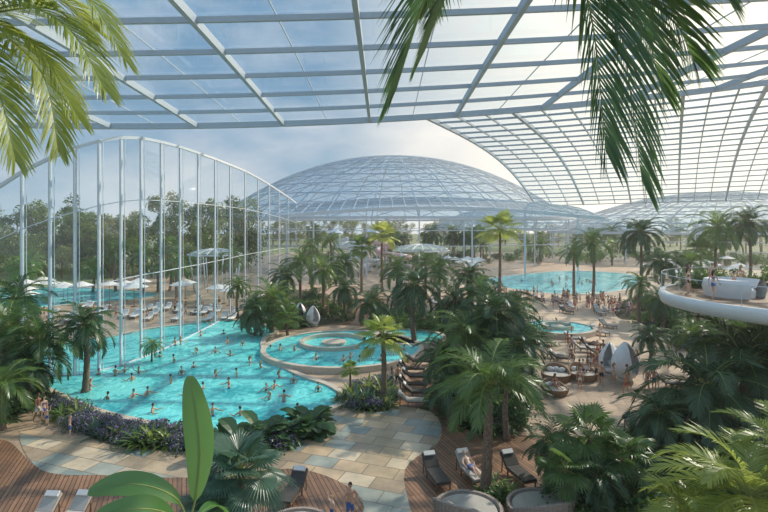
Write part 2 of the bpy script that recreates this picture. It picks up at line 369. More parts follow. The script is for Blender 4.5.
def dome(name, cx, cy, a, b, h, zb, nm, nr, colh=True, wbar=0.24):
    e = empty(name, (cx, cy, 0)); mb = MB()
    def S(an, t): # t 0 base..1 apex
        r = 1 - t; return Vector((a * r * math.cos(an), b * r * math.sin(an), zb + h * (1 - r ** 2.1)))
    for k in range(nm):
        an = 2 * math.pi * k / nm
        mb.line([S(an, i / nr) for i in range(nr)], wbar, wbar * 1.2)
        mb.line([S(an + 2 * math.pi / nm * i, i / nr) for i in range(nr)], wbar * .6, wbar * .8)
    for j in range(nr):
        q = 64; mb.line([S(2 * math.pi * i / q, j / nr) for i in range(q + 1)], wbar * (2.5 if j == 0 else 1), wbar * (3 if j == 0 else 1.2))
    if colh:
        for k in range(0, nm, 2):
            p = S(2 * math.pi * k / nm, 0); mb.line([p, Vector((p.x, p.y, 0))], 0.3, 0.3)
        for zz in (zb * .45, zb * .75):
            q = 64; mb.line([(S(2 * math.pi * i / q, 0).x, S(2 * math.pi * i / q, 0).y, zz) for i in range(q + 1)], .2, .2)
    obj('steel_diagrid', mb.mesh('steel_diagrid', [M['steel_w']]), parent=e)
    mb = MB(); mb.grid(lambda u, v: S(2 * math.pi * u, v * 0.99) + Vector((0, 0, .3)), 64, 14)
    obj('glazing', mb.mesh('glazing', [M['domeglass']], True), parent=e)
dome('glass_dome', 3, 180, 60, 42, 21.5, 14.0, 30, 11)
dome('glass_dome', 120, 185, 60, 40, 14, 9.5, 36, 9)
dome('glass_dome', 66, 242, 46, 34, 12, 10, 36, 8)
e = empty('roof_vault'); mb = MB()
def cD(u, v):
    x = -28 + 78 * u; y = 118 + 40 * v; return Vector((x, y, 13.2 + 4.0 * math.sin(math.pi * min(1, v * 0.7 + 0.02)) + 2.4 * math.sin(math.pi * u)))
for k in range(27): mb.line([cD(k / 26, i / 8) for i in range(9)], 0.16, 0.25)
for k in range(9): mb.line([cD(i / 20, k / 8) for i in range(21)], 0.2 if k else 0.45, 0.25 if k else 0.7)
for k in range(0, 27, 4): p = cD(k / 26, 0); mb.beam(p, (p.x, p.y, 0), .3, .3)
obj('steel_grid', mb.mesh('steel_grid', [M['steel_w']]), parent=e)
mb = MB(); mb.grid(lambda u, v: cD(u, v) + Vector((0, 0, .2)), 20, 8); obj('glazing', mb.mesh('glazing', [M['domeglass']], True), parent=e)

# ------------------------------------------------------------------ curved glass wall
wl = [(-70, 366, 225), (-35, 370, 205), (-6, 373, 190), (22, 375, 172), (50, 376, 158), (75, 376, 148), (99, 372, 141), (121, 366, 137.5), (141, 359, 138), (161, 351, 142), (180, 342, 147), (198, 333, 153), (215, 324, 159), (230, 315, 165), (245, 306, 171), (258, 298, 178), (269, 291, 184.5), (279, 284, 191), (288, 279, 197), (296, 274, 203)]
e = empty('wall_left'); mb = MB(); gl = MB(); base = []; top = []
for x, yb, yt in wl:
    p = G(x, yb); base.append(p); top.append(P(x, yt, p.y))
for i, (p, q) in enumerate(zip(base, top)):
    mb.beam(p, q, 0.13, 0.3, 0); mb.beam(p + Vector((.28, .1, 0)), q + Vector((.28, .1, 0)), 0.04, 0.05, 0)
for fr in (0.0, 0.38, 0.72, 1.0):
    mb.line([p.lerp(q, fr) for p, q in zip(base, top)], 0.07 if 0 < fr < 1 else 0.22, 0.07 if 0 < fr < 1 else 0.26)
for i in range(len(base) - 1): gl.add([base[i], base[i + 1], top[i + 1], top[i]], [(0, 1, 2, 3)])
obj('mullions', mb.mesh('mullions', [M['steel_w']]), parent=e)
obj('glazing', gl.mesh('glazing', [M['wallglass']]), parent=e)

# ------------------------------------------------------------------ vegetation meshes
def frond_path(mb, pts, n, ll, lw, ml, ms, hang=0.5, sr=0.012, t0=0.12, rng=R, seg=3):
    pts = [Vector(p) for p in pts]; K = len(pts) - 1
    mb.tube(pts, [sr * (1.15 - i / K) for i in range(K + 1)], 4, ms)
    side = Vector((1, 0, 0))
    for i in range(n):
        t = t0 + (1 - t0) * i / (n - 1); f = min(t * K, K - 1e-4); k = int(f); pos = pts[k].lerp(pts[k + 1], f - k)
        tg = (pts[k + 1] - pts[k]).normalized()
        s2 = tg.cross(Vector((0, 0, 1)))
        if s2.length > 0.25: side = s2
        side = (side - tg * side.dot(tg)).normalized(); up = side.cross(tg).normalized()
        sh = max(0.25, math.sin(math.pi * (0.15 + 0.78 * t)) ** 0.7)
        for s in (-1, 1):
            a = math.radians(28 + 38 * t + rng.uniform(-7, 7)); l = ll * sh * rng.uniform(0.85, 1.1)
            d = (side * s * math.cos(a) + tg * math.sin(a) + up * 0.22).normalized()
            wv = (tg - d * tg.dot(d)).normalized()
            hg = hang * rng.uniform(0.7, 1.3)
            vs = []; q = pos.copy()
            for j in range(seg + 1):
                r = j / seg; wd = lw * (0.45, 1.0, 0.75, 0.0)[j] if seg == 3 else lw * (0.5, 1.0, 0.0)[j]
                vs += [q - wv * wd / 2, q + wv * wd / 2] if j < seg else [q.copy()]
                dd = (d + Vector((0, 0, -1)) * hg * (r + 0.15) * 1.5).normalized(); q = q + dd * (l / seg)
            fs = [(2 * j, 2 * j + 1, 2 * j + 3, 2 * j + 2) for j in range(seg - 1)] + [(2 * seg - 2, 2 * seg - 1, 2 * seg)]
            mb.add(vs, fs, ml)
def arc_path(o, az, el, Ln, droop, K=9, rng=R):
    p = Vector(o); out = [p.copy()]
    for i in range(K):
        t = (i + 0.5) / K; e_ = el - droop * t ** 1.2
        p = p + Vector((math.cos(e_) * math.cos(az), math.cos(e_) * math.sin(az), math.sin(e_))) * (Ln / K); out.append(p.copy())
    return out
def pinnate_crown(name, seed, nf, leaf, n=30, hang=0.5, ll=0.32, lw=0.024, lo=-25):
    r = random.Random(seed); mb = MB()
    for i in range(nf):
        az = i * 2.39996 + r.uniform(-.2, .2); q = i / (nf - 1)
        el = math.radians(82 - (82 - lo) * q ** 0.9 + r.uniform(-6, 6)); dr = math.radians(95 - 25 * q + r.uniform(-15, 15))
        frond_path(mb, arc_path((0.02 * math.cos(az), 0.02 * math.sin(az), 0), az, el, r.uniform(0.95, 1.15), dr), n, ll, lw, 0, 1, hang, 0.012, 0.14, r, 2)
    mb.sphere((0, 0, -0.03), (0.05, 0.05, 0.12), 8, 6, 1)
    return mb.mesh(name, [M[leaf], M['stem']])
def fan_leaf(mb, o, az, el, pl, R_, nseg, ml, ms, rng, droop=0.25, span=4.6):
    o = Vector(o); d = Vector((math.cos(el) * math.cos(az), math.cos(el) * math.sin(az), math.sin(el)))
    c = o + d * pl; c.z -= pl * 0.08
    mb.tube([o, o.lerp(c, .5) + Vector((0, 0, pl * .05)), c], [0.014, 0.011, 0.008], 4, ms)
    side = d.cross(Vector((0, 0, 1))).normalized(); up = side.cross(d)
    d2 = (d * 0.9 - up * 0.35).normalized()
    for k in range(nseg):
        a = -span / 2 + span * k / (nseg - 1); dr = (d2 * math.cos(a) + side * math.sin(a)).normalized()
        wv = (-d2 * math.sin(a) + side * math.cos(a)); l = R_ * (1 - 0.22 * abs(a) / (span / 2)) * rng.uniform(.92, 1.05)
        wm = l * span / nseg * 0.3
        m = c + dr * l * 0.6 + Vector((0, 0, -droop * .15 * l)); t = c + dr * l + Vector((0, 0, -droop * l * .8))
        nn = dr.cross(wv).normalized() * wm * 0.5
        mb.add([c, m - wv * wm + nn, m, m + wv * wm + nn, t], [(0, 1, 2), (0, 2, 3), (1, 4, 2), (2, 4, 3)], ml)
def fan_crown(name, seed, nl, leaf, Rl=0.5, pl=0.55, nseg=22):
    r = random.Random(seed); mb = MB()
    for i in range(nl):
        az = i * 2.39996; el = math.radians(78 - 105 * (i / (nl - 1)) + r.uniform(-8, 8))
        fan_leaf(mb, (0, 0, 0), az, el, pl * r.uniform(.85, 1.1), Rl * r.uniform(.85, 1.1), nseg, 0, 1, r, 0.3)
    return mb.mesh(name, [M[leaf], M['stem']])
def rosette(name, seed, nl, leaf, L_=1.0, W_=0.09, lo=10, hi=80, dr=60, pet=0.0):
    r = random.Random(seed); mb = MB()
    for i in range(nl):
        az = i * 2.39996 + r.uniform(-.2, .2); el = math.radians(r.uniform(lo, hi)); l = L_ * r.uniform(.7, 1.1)
        pts = arc_path((0, 0, 0), az, el, l, math.radians(dr + r.uniform(-15, 20)), 6); paddle(mb, pts, W_ * l, 0, pet)
    return mb.mesh(name, [M[leaf], M['stem']])
def paddle(mb, pts, wd, mi, pet=0.0, fold=0.25, side0=None, mid=None):
    K = len(pts) - 1; vs = []
    for i, p in enumerate(pts):
        t = i / K; tg = (pts[min(i + 1, K)] - pts[max(i - 1, 0)]).normalized(); sd = side0 or tg.cross(Vector((0, 0, 1)))
        if sd.length < 0.1: sd = Vector((1, 0, 0))
        sd = sd.normalized(); up = sd.cross(tg).normalized()
        tt = max(0, (t - pet) / (1 - pet)); w_ = wd * (max(0.02, math.sin(math.pi * min(1, tt * 0.94 + 0.03)) ** 0.65)) if t >= pet else wd * 0.05
        vs += [p - sd * w_ + up * w_ * fold, p, p + sd * w_ + up * w_ * fold]
    fs = []
    for i in range(K): fs += [(3 * i, 3 * i + 1, 3 * i + 4, 3 * i + 3), (3 * i + 1, 3 * i + 2, 3 * i + 5, 3 * i + 4)]
    mb.add(vs, fs, mi)
    if mid is not None: mb.tube([p - Vector((0, 0, .01)) for p in pts], [mid * (1.1 - i / K) for i in range(K + 1)], 5, 1)
def leafball(name, seed, n, leaf, s=0.09, flower=False, rz=0.7):
    r = random.Random(seed); mb = MB()
    cl = [(Vector((r.gauss(0, .35), r.gauss(0, .35), r.uniform(.15, rz))), r.uniform(.22, .4)) for _ in range(9)]
    for i in range(n):
        c, rr = cl[r.randrange(9)]; d = Vector((r.gauss(0, 1), r.gauss(0, 1), r.gauss(0.3, 1))).normalized()
        p = c + d * rr * r.uniform(.7, 1); p.z = max(p.z, .03)
        a = d.cross(Vector((r.gauss(0, 1), r.gauss(0, 1), r.gauss(0, 1)))).normalized(); b = (d + a.cross(d) * .8).normalized()
        fl = flower and r.random() < .5 and d.z > -.2; q = s * (0.7 if fl else 1) * r.uniform(.6, 1.3)
        mb.add([p, p + a * q * .5 + b * q * .5, p + b * q * 1.1, p - a * q * .5 + b * q * .5], [(0, 1, 2, 3)], 2 if fl else 0)
    for i in range(5):
        an = r.uniform(0, 6.28); mb.tube([(0, 0, 0), (.2 * math.cos(an), .2 * math.sin(an), rz * .6)], [.02, .01], 5, 1)
    return mb.mesh(name, [M[leaf], M['wood'], M['flower']])
def broadtree(name, seed):
    r = random.Random(seed); mb = MB(); wq = r.uniform(.24, .36); zc = r.uniform(.5, .6)
    mb.tube([(0, 0, 0), (0.01, 0, .25), (0, .02, .55)], [.03, .022, .012], 7, 1)
    cl = []
    for i in range(26):
        an = r.uniform(0, 6.28); z = r.uniform(.16, .92); q = wq * math.sqrt(max(.05, 1 - ((z - zc) / .5) ** 2)) * r.uniform(.4, 1.15)
        c = Vector((q * math.cos(an), q * math.sin(an), z)); cl.append((c, r.uniform(.06, .14))); mb.tube([(0, 0, z * .6), c], [.008, .003], 4, 1)
    for i in range(3200):
        c, rr = cl[r.randrange(26)]; d = Vector((r.gauss(0, 1), r.gauss(0, 1), r.gauss(.2, 1))).normalized(); p = c + d * rr * r.uniform(.6, 1.05)
        a = d.cross(Vector((r.gauss(0, 1), r.gauss(0, 1), r.gauss(0, 1)))).normalized(); b = (d * .5 + a.cross(d)).normalized(); q = r.uniform(.012, .03)
        mb.add([p, p + a * q * .6 + b * q * .5, p + b * q * 1.2, p - a * q * .6 + b * q * .5], [(0, 1, 2, 3)], 0)
    return mb.mesh(name, [M['tree'], M['wood']])
CR = {'P': [pinnate_crown('pinnate_crown', s, 24, 'leaf') for s in (1, 2, 3)],
      'D': [pinnate_crown('pinnate_crown_dark', s, 28, 'leafd', 36, 0.55, 0.34, 0.024, -35) for s in (4, 5)],
      'Y': [pinnate_crown('pinnate_crown_light', s, 22, 'leafl', 44, 0.4, 0.32, 0.02, -20) for s in (6, 7)],
      'U': [pinnate_crown('pinnate_crown_upright', s, 20, 'leaf', 44, 0.6, 0.36, 0.02, 0) for s in (14, 15)],
      'F': [fan_crown('fan_crown', s, 18, 'leaf') for s in (8, 9)],
      'L': [fan_crown('fan_crown_light', s, 18, 'leafl') for s in (10, 11)],
      'B': [fan_crown('fan_crown_blue', 12, 24, 'leafb', .55, .5, 34)]}
def palm(cx, cy, by, rpx, kind, name=None):
    b = G(cx + R.uniform(-.04, .04) * rpx, by); d = b.y; c = P(cx, cy, d); r = .95 * rpx * d / F
    e = empty(name or ('fan_palm' if kind in 'FLB' else 'palm_tree'), b)
    t = c - b; mb = MB(); tr = max(.07, min(.22, 0.045 * r + 0.018 * t.z)); n = max(6, min(30, int(t.z / .25)))
    bend = Vector((R.uniform(-.05, .05), R.uniform(-.05, .05), 0)) * t.z
    pts = []; rad = []
    for i in range(n + 1):
        u = i / n; pts.append(t * u + bend * math.sin(math.pi * u)); rad.append(tr * (1.25 - .5 * u) * (1.08 if i % 2 else .95) * (1.3 if i == 0 else 1))
    mb.tube(pts, rad, 8, 0); obj('trunk', mb.mesh('trunk', [M['trunk']], True), parent=e)
    o = obj('crown', R.choice(CR[kind]), t, R.uniform(0, 6.28), r, e); return e

PALMS = [
 (85,325,393,36,'D'),(40,340,402,46,'P'),(8,328,396,52,'P'),(15,298,378,40,'P'),(2,385,430,40,'P'),(30,365,408,34,'D'),
 (152,345,362,14,'P'),(272,298,332,30,'P'),(255,312,336,24,'D'),(238,285,318,17,'P'),(300,262,302,22,'P'),(322,270,315,24,'P'),(343,262,300,22,'D'),(288,318,336,20,'F'),(285,275,312,20,'D'),
 (382,236,292,22,'L'),(362,248,292,18,'F'),(330,240,282,14,'P'),(310,245,284,14,'P'),
 (500,230,300,28,'L'),(415,285,345,36,'D'),(372,302,328,26,'D'),(440,268,315,24,'P'),(398,268,315,24,'P'),(425,262,300,18,'P'),(455,300,345,30,'D'),(345,288,318,20,'D'),
 (383,338,404,34,'L'),(350,370,398,14,'L'),
 (496,312,402,48,'D'),(466,332,408,42,'P'),(445,356,406,34,'D'),(518,345,420,34,'D'),(516,304,352,20,'P'),(480,292,345,28,'P'),(448,388,420,28,'D'),(470,275,325,22,'D'),
 (488,384,493,66,'U'),(508,372,440,32,'P'),
 (592,242,300,24,'P'),(574,252,296,17,'P'),(641,232,304,28,'D'),(662,262,318,24,'D'),(640,283,324,20,'P'),(718,228,300,32,'P'),(748,222,300,26,'D'),(690,262,320,22,'P'),
 (700,300,345,26,'P'),(740,330,372,32,'P'),(662,300,332,22,'D'),(700,250,300,18,'F'),(720,350,390,36,'D'),
 (650,336,362,22,'D'),
 (708,388,452,76,'D'),(744,362,440,64,'D'),(660,414,462,42,'D'),(764,350,425,50,'P'),(692,335,385,24,'P'),
 (588,438,500,46,'F'),(552,444,490,32,'D'),(622,458,510,42,'F'),(565,470,520,36,'F'),(600,478,520,36,'D'),(750,495,610,100,'Y'),(788,455,580,68,'Y'),(690,512,600,56,'Y'),
 (240,474,640,58,'B'),(210,514,660,46,'B')]
for p in PALMS: palm(*p)
rf = random.Random(5)
for i in range(46):
    x = rf.uniform(300, 800); by = rf.uniform(252, 266); d = G(x, by).y; hh = rf.uniform(5, 11)
    palm(x, HY + (H - hh) * F / d, by, rf.uniform(3.0, 4.6) * F / d, rf.choice('PPDFP'))
for i in range(12):
    x = rf.uniform(20, 270); by = rf.uniform(288, 300); d = G(x, by).y; hh = rf.uniform(4, 8)
    palm(x, HY + (H - hh) * F / d, by, rf.uniform(2.6, 3.6) * F / d, rf.choice('PPDFP'))
TR = [broadtree('broadleaf_tree', s) for s in (1, 2, 3, 4, 5)]
rf = random.Random(9)
for row, (yy, h0, h1) in enumerate(((116, 7, 13), (128, 10, 16), (144, 13, 21))):
    for i in range(21):
        x = -150 + i * 5.6 + rf.uniform(-2, 2); obj('broadleaf_tree', rf.choice(TR), (x, yy + rf.uniform(-4, 4), 0), rf.uniform(0, 6), rf.uniform(h0, h1))
for i in range(50):
    x = -80 + i * 6.4 + rf.uniform(-3, 3); y = 296 + rf.uniform(-8, 24); obj('broadleaf_tree', rf.choice(TR), (x, y, 0), rf.uniform(0, 6), rf.uniform(12, 17))

BU = {'fern': [rosette('fern_rosette', s, 26, 'leaf', 1.0, .05, 15, 80, 70) for s in (1, 2)],
      'broad': [rosette('broadleaf_rosette', s, 16, 'leafd', 1.0, .2, 25, 80, 80, .4) for s in (3, 4)],
      'agave': [rosette('agave_rosette', 5, 30, 'leafb', .9, .05, 5, 85, 18), rosette('light_rosette', 6, 24, 'leafl', .9, .07, 15, 80, 50)],
      'shrub': [leafball('leafy_shrub', s, 700, 'leaf') for s in (1, 2)] + [leafball('leafy_shrub_dark', 3, 700, 'leafd')],
      'flower': [leafball('flowering_shrub', s, 800, 'leafd', .1, True, .55) for s in (4, 5)],
      'frond': [pinnate_crown('low_palm', 21, 14, 'leaf', 22, .4, .3, .03, 10), pinnate_crown('low_palm_dark', 22, 14, 'leafd', 22, .4, .3, .03, 10)]}
def bed(px, spec, seed, soil=True):
    e = empty('planting_bed')
    if soil: patch('soil', gpoly(px), 0.05, M['soil'], e)
    r = random.Random(seed)
    for kind, n, s0, s1 in spec:
        for x, y in sample(px, n, r):
            obj(kind, r.choice(BU[kind]), G(x, y), r.uniform(0, 6.28), r.uniform(s0, s1), e)
bed([(46,397),(75,410),(100,421),(150,431),(205,438),(202,451),(140,449),(95,440),(60,418)], [('flower', 64, .6, 1.0), ('fern', 12, .9, 1.5), ('agave', 8, 1.0, 1.6)], 1)
bed([(195,441),(260,442),(312,426),(318,434),(275,450),(205,455)], [('broad', 12, 1.5, 2.5), ('fern', 12, 1.0, 1.8), ('flower', 16, .6, .9)], 2)
bed([(245,330),(262,334),(285,330),(345,322),(350,312),(300,290),(250,300)], [('shrub', 34, 1.0, 2.0), ('fern', 20, 1.2, 2.0), ('frond', 14, 1.5, 2.6)], 3)
bed([(375,325),(425,334),(475,348),(535,345),(532,328),(470,318),(420,312),(380,308)], [('shrub', 28, 1.0, 2.2), ('fern', 18, 1.2, 2.2), ('frond', 16, 1.4, 2.6), ('flower', 8, .8, 1.5)], 4)
bed([(440,403),(448,386),(436,365),(450,352),(500,352),(530,362),(536,390),(525,420),(492,436),(455,424)], [('shrub', 36, .8, 1.6), ('fern', 24, 1.0, 1.8), ('frond', 24, 1.3, 2.3), ('flower', 16, .7, 1.1)], 5)
bed([(340,399),(352,409),(385,412),(398,398),(385,384),(358,384)], [('agave', 10, 1.2, 1.9), ('flower', 18, .6, 1.0), ('fern', 8, .9, 1.4)], 6)
bed([(640,322),(660,340),(690,350),(768,352),(800,330),(768,296),(650,296),(618,305),(618,318)], [('shrub', 40, 1.0, 2.0), ('fern', 20, 1.2, 2.0), ('frond', 16, 1.4, 2.4)], 7)
bed([(545,485),(590,458),(635,445),(660,412),(720,395),(800,385),(820,560),(640,560),(560,520)], [('shrub', 46, 1.0, 1.6), ('frond', 34, 1.4, 2.4), ('fern', 24, 1.2, 1.8), ('broad', 10, 1.2, 1.7)], 8)
bed([(-60,425),(0,420),(40,405),(52,398),(40,384),(22,360),(-60,350)], [('shrub', 34, 1.0, 1.8), ('fern', 20, 1.3, 2.0), ('frond', 18, 1.4, 2.6)], 9)
bed([(300,268),(400,268),(480,264),(640,262),(768,268),(900,272),(900,257),(300,254)], [('shrub', 130, 1.6, 3.2), ('frond', 50, 2.0, 3.5)], 10, False)
bed([(478,498),(492,490),(508,493),(512,503),(490,508)], [('fern', 8, .7, 1.1), ('agave', 4, .6, .9)], 11)

def big_palm(name, trunk, fronds, leaf, ll, n=58, lw=.05, hang=.6):
    e = empty(name, trunk[0]); o = Vector(trunk[0]); mb = MB()
    tp = catmull([Vector(p) - o for p in trunk], 10, False); k = len(tp)
    mb.tube(tp, [0.24 - .11 * i / k + (.012 if i % 2 else 0) for i in range(k)], 10, 0); obj('trunk', mb.mesh('trunk', [M['trunk']], True), parent=e)
    mb = MB(); c = tp[-1]
    for f in fronds:
        pts = catmull([c] + [Vector(p) - o for p in f], 7, False); frond_path(mb, pts, n, ll, lw, 0, 1, hang, .022, .18)
    obj('fronds', mb.mesh('fronds', [M[leaf], M['stem']]), parent=e)
c = P(530, -110, 7.0)
big_palm('coconut_palm', [(5.5, -3.5, 0), (5.2, -3.2, 8), (4.6, -1.5, 14.5), (c.x + .6, 4.5, 16.2), c],
  [[P(580, -70, 6.6), P(618, 20, 6.2), P(642, 180, 6.0)], [P(560, -60, 6.2), P(590, 10, 5.8), P(606, 150, 5.6)], [P(600, -90, 6.9), P(655, -20, 6.9), P(694, 60, 6.9)],
   [P(590, -60, 7.2), P(635, 0, 7.2), P(662, 90, 7.2)],
   [P(470, -90, 6.4), P(432, -20, 6.1), P(396, 90, 6.0)], [P(490, -80, 6.9), P(455, -30, 7), P(425, 50, 7)], [P(640, -110, 7.5), P(690, -60, 7.4), P(725, -5, 7.2)],
   [c + Vector((-.4, 1.5, .6)), c + Vector((-.8, 3, .5)), c + Vector((-1, 4, .1))], [c + Vector((.5, -1.2, .6)), c + Vector((.8, -2.6, .4)), c + Vector((1, -3.5, -.3))],
   [c + Vector((-1.2, -.8, .6)), c + Vector((-2.4, -1.6, .5)), c + Vector((-3.2, -2.2, 0))]], 'leaf', 1.3, 70, .038, 0.5)
c = P(-30, 20, 8.5)
big_palm('coconut_palm', [(-10.0, 7.5, 0), (-9.3, 7.8, 7), (-8.2, 8.2, 12.5), c],
  [[P(30, -20, 8.2), P(85, -5, 8), P(125, 60, 7.8)], [P(20, 5, 7.8), P(70, 30, 7.5), P(105, 90, 7.2)], [P(10, 40, 8.4), P(45, 80, 8.2), P(58, 150, 8.0)],
   [P(-20, 50, 8), P(0, 95, 7.6), P(15, 160, 7.4)], [P(0, 30, 7.8), P(40, 50, 7.6), P(78, 118, 7.4)], [P(10, -30, 9), P(50, -60, 9.4), P(110, -40, 9.8)], [P(-60, 50, 8.8), P(-85, 100, 9), P(-90, 160, 9.2)], [P(0, -10, 9), P(60, 0, 9.5), P(95, 30, 10)],
   [P(-10, 20, 8.6), P(25, 40, 8.8), P(50, 70, 9)], [P(10, 10, 8.2), P(55, 10, 8.1), P(92, 40, 8)], [P(-80, -20, 8.6), P(-140, -20, 8.8), P(-180, 50, 9)]], 'leafl', .9, 74, .034, .6)
# banana plant in the foreground
b = G(190, 720); e = empty('banana_plant', b); mb = MB(); D = b.y
def bp(px, py, dd=0): return P(px, py, D + dd) - b
st = bp(188, 525); mb.tube([Vector((0, 0, 0)), Vector((.1, 0, 2)), st], [.16, .13, .09], 8, 1)
for pts, wd, sd in (([st, bp(196, 495), bp(200, 450), bp(196, 410), bp(190, 376)], .34, Vector((1, .3, 0))),
                ([st, bp(178, 500, -.5), bp(150, 486, -.9), bp(116, 484, -1.2), bp(88, 492, -1.4)], .26, Vector((0, .6, .8))),
                ([st, bp(165, 512, -1), bp(135, 508, -1.6), bp(96, 514, -2)], .26, Vector((0, .6, .8))),
                ([st, bp(215, 505, .8), bp(235, 525, 1.2)], .25, None)):
    paddle(mb, catmull(pts, 6, False), wd, 0, .22, .2, sd, .025)
obj('leaves', mb.mesh('leaves', [M['banana'], M['stem']], True), parent=e)
# ------------------------------------------------------------------ furniture
def lounger_mesh(cush):
    mb = MB(); mb.box((0, -.25, .3), (.66, 1.4, .05), 1)
    mb.box((0, -.25, .37), (.62, 1.38, .09), 0); a = math.radians(38)
    mb.box((0, .45 + .33 * math.cos(a), .33 + .33 * math.sin(a)), (.66, .7, .04), 1, a)
    mb.box((0, .43 + .33 * math.cos(a), .40 + .33 * math.sin(a)), (.62, .68, .09), 0, a)
    mb.box((0, .42 + .55 * math.cos(a), .50 + .55 * math.sin(a)), (.5, .2, .08), 2, a)
    for x in (-.29, .29):
        for y in (-.85, .35): mb.box((x, y, .15), (.05, .05, .3), 1)
        mb.beam((x, .85, .0), (x, .8, .62), .04, .04, 1); mb.beam((x, -.93, .3), (x, .45, .3), .05, .06, 1)
    return mb.mesh('sun_lounger', [M[cush], M['wood'], M['fabric_w']])
LO = {'d': lounger_mesh('fabric_d'), 'g': lounger_mesh('fabric_g'), 'w': lounger_mesh('fabric_w')}
LL = [(436,482,.25,'d'),(471,479,.3,'g'),(518,480,.3,'d'),(36,530,-.05,'g'),(68,529,-.1,'g'),(292,500,-.2,'d'),
 (412,373,1.5,'d'),(416,381,1.5,'d'),(413,389,1.5,'d'),(418,397,1.5,'d'),(414,406,1.5,'g'),(418,365,1.5,'d'),
 (590,348,1.3,'d'),(598,356,1.3,'d'),(604,365,1.3,'d'),(575,342,1.2,'g'),(585,352,1.3,'g'),
 (640,437,.2,'g'),(672,388,1.2,'g'),(690,343,1.2,'w'),(702,350,1.2,'w'),(715,345,1.2,'w'),(680,350,1.2,'d'),(600,335,.5,'g'),(608,328,.5,'g'),(545,345,.7,'g'),(562,362,1.2,'d'),(552,358,1.2,'g')]
for x, y, r, k in LL: obj('sun_lounger', LO[k], G(x, y) + Vector((0, 0, .035)), r, 1.1)
rl = random.Random(3)
for i in range(34): obj('sun_lounger', LO['w'], G(20 + rl.uniform(0, 220), rl.uniform(308, 322)), rl.uniform(-.2, .2), 1.1)
for i in range(30): obj('sun_lounger', LO[rl.choice('wgd')], G(rl.uniform(430, 640), rl.uniform(297, 316)) + Vector((0, 0, .03)), rl.uniform(0, 1), 1.1)
def pod_mesh():
    mb = MB(); prof = []
    for i in range(15):
        t = i / 14; z = .15 + 2.5 * t; r = 1.0 * math.sin(math.pi * min(1, (t * .92 + .06))) ** .6 * (1 - .45 * t) * 1.15; prof.append((max(r, .03), z))
    mb.lathe(prof, 28, 0, -math.pi / 2 + .5, 1.5 * math.pi - .5); pi_ = [(max(r - .07, .01), z) for r, z in prof]; mb.lathe(pi_, 28, 0, -math.pi / 2 + .5, 1.5 * math.pi - .5)
    for a in (-math.pi / 2 + .5, 1.5 * math.pi - .5): mb.tube([(r * math.cos(a), r * math.sin(a), z) for r, z in prof], .05, 6, 0)
    mb.lathe([(.01, .6), (.6, .62), (.72, .52), (.7, .3), (.01, .3)], 24, 1); mb.sphere((0, .35, .85), (.35, .14, .25), 12, 8, 1)
    mb.lathe([(.01, 0), (.55, 0), (.55, .08), (.2, .2), (.01, .2)], 24, 0)
    return mb.mesh('pod_chair', [M['white'], M['fabric_w']], True)
PO = pod_mesh()
obj('pod_chair', PO, G(625, 380), .5, 1.1); obj('pod_chair', PO, G(610, 374), -.6, .95); obj('pod_chair', PO, G(313, 326), .6, .9); obj('pod_chair', PO, G(300, 322), .2, .9)
def daybed_mesh(w):
    mb = MB(); n = 40; out = []
    for k in range(n + 1):
        a = 2 * math.pi * k / n; h = .55 + .55 * max(0, math.sin(a)) ** 1.0
        out.append((a, h))
    vs = []
    for a, h in out:
        for r, z in ((1.0, 0.0), (1.12, h * .6), (1.15, h), (1.05, h), (1.0, .3)): vs.append((r * math.cos(a), r * math.sin(a), z))
    fs = [(k * 5 + j, (k + 1) * 5 + j, (k + 1) * 5 + j + 1, k * 5 + j + 1) for k in range(n) for j in range(4)]
    mb.add(vs, fs, 0); mb.lathe([(.01, .5), (.95, .5), (1.0, .42), (1.0, .3), (.01, .3)], 32, 1)
    for a in (.9, 1.57, 2.2): mb.sphere((.75 * math.cos(a), .75 * math.sin(a), .68), (.28, .16, .2), 12, 8, 2)
    for k in range(0, 40): mb.tube([(r * math.cos(out[k][0]), r * math.sin(out[k][0]), z) for r, z in ((1.01, 0), (1.14, out[k][1] * .6), (1.17, out[k][1]))], .018, 4, 0)
    return mb.mesh('round_daybed', [M[w], M['fabric_g'], M['fabric_w' if w == 'wicker' else 'wicker_g']], False)
D1, D2 = daybed_mesh('wicker'), daybed_mesh('wicker_g')
for x, y, k, s, rz in ((583, 379, D1, .95, .2), (556, 380, D1, .95, -.3), (555, 394, D1, .8, .4), (468, 524, D2, 1.2, 2.6), (540, 520, D2, 1.15, 3.4), (297, 545, D2, 1.2, 3.0)):
    obj('round_daybed', k, G(x, y) + Vector((0, 0, .035)), rz, s)
def parasol_mesh(mat):
    mb = MB(); n = 8
    mb.tube([(0, 0, 0), (0, 0, 2.75)], .03, 8, 1); mb.lathe([(.01, .1), (.3, .1), (.32, 0)], 16, 1)
    vs = [(0, 0, 2.8)] + [(1.6 * math.cos(2 * math.pi * k / n), 1.6 * math.sin(2 * math.pi * k / n), 2.2) for k in range(n)] + [(1.45 * math.cos(2 * math.pi * (k + .5) / n), 1.45 * math.sin(2 * math.pi * (k + .5) / n), 2.24) for k in range(n)]
    fs = []
    for k in range(n): fs += [(0, 1 + k, 1 + n + k), (0, 1 + n + k, 1 + (k + 1) % n)]
    mb.add(vs, fs, 0)
    for k in range(n): mb.tube([(0, 0, 2.72), vs[1 + k]], .012, 4, 1)
    return mb.mesh('parasol', [mat, M['wood']])
PA = parasol_mesh(M['fabric_w'])
for i in range(18): obj('parasol', PA, G(15 + rl.uniform(0, 220), rl.uniform(298, 312)), rl.uniform(0, 1), rl.uniform(1.0, 1.35))
for i in range(16): obj('parasol', PA, G(rl.uniform(640, 740), rl.uniform(266, 290)), rl.uniform(0, 1), 1.3)
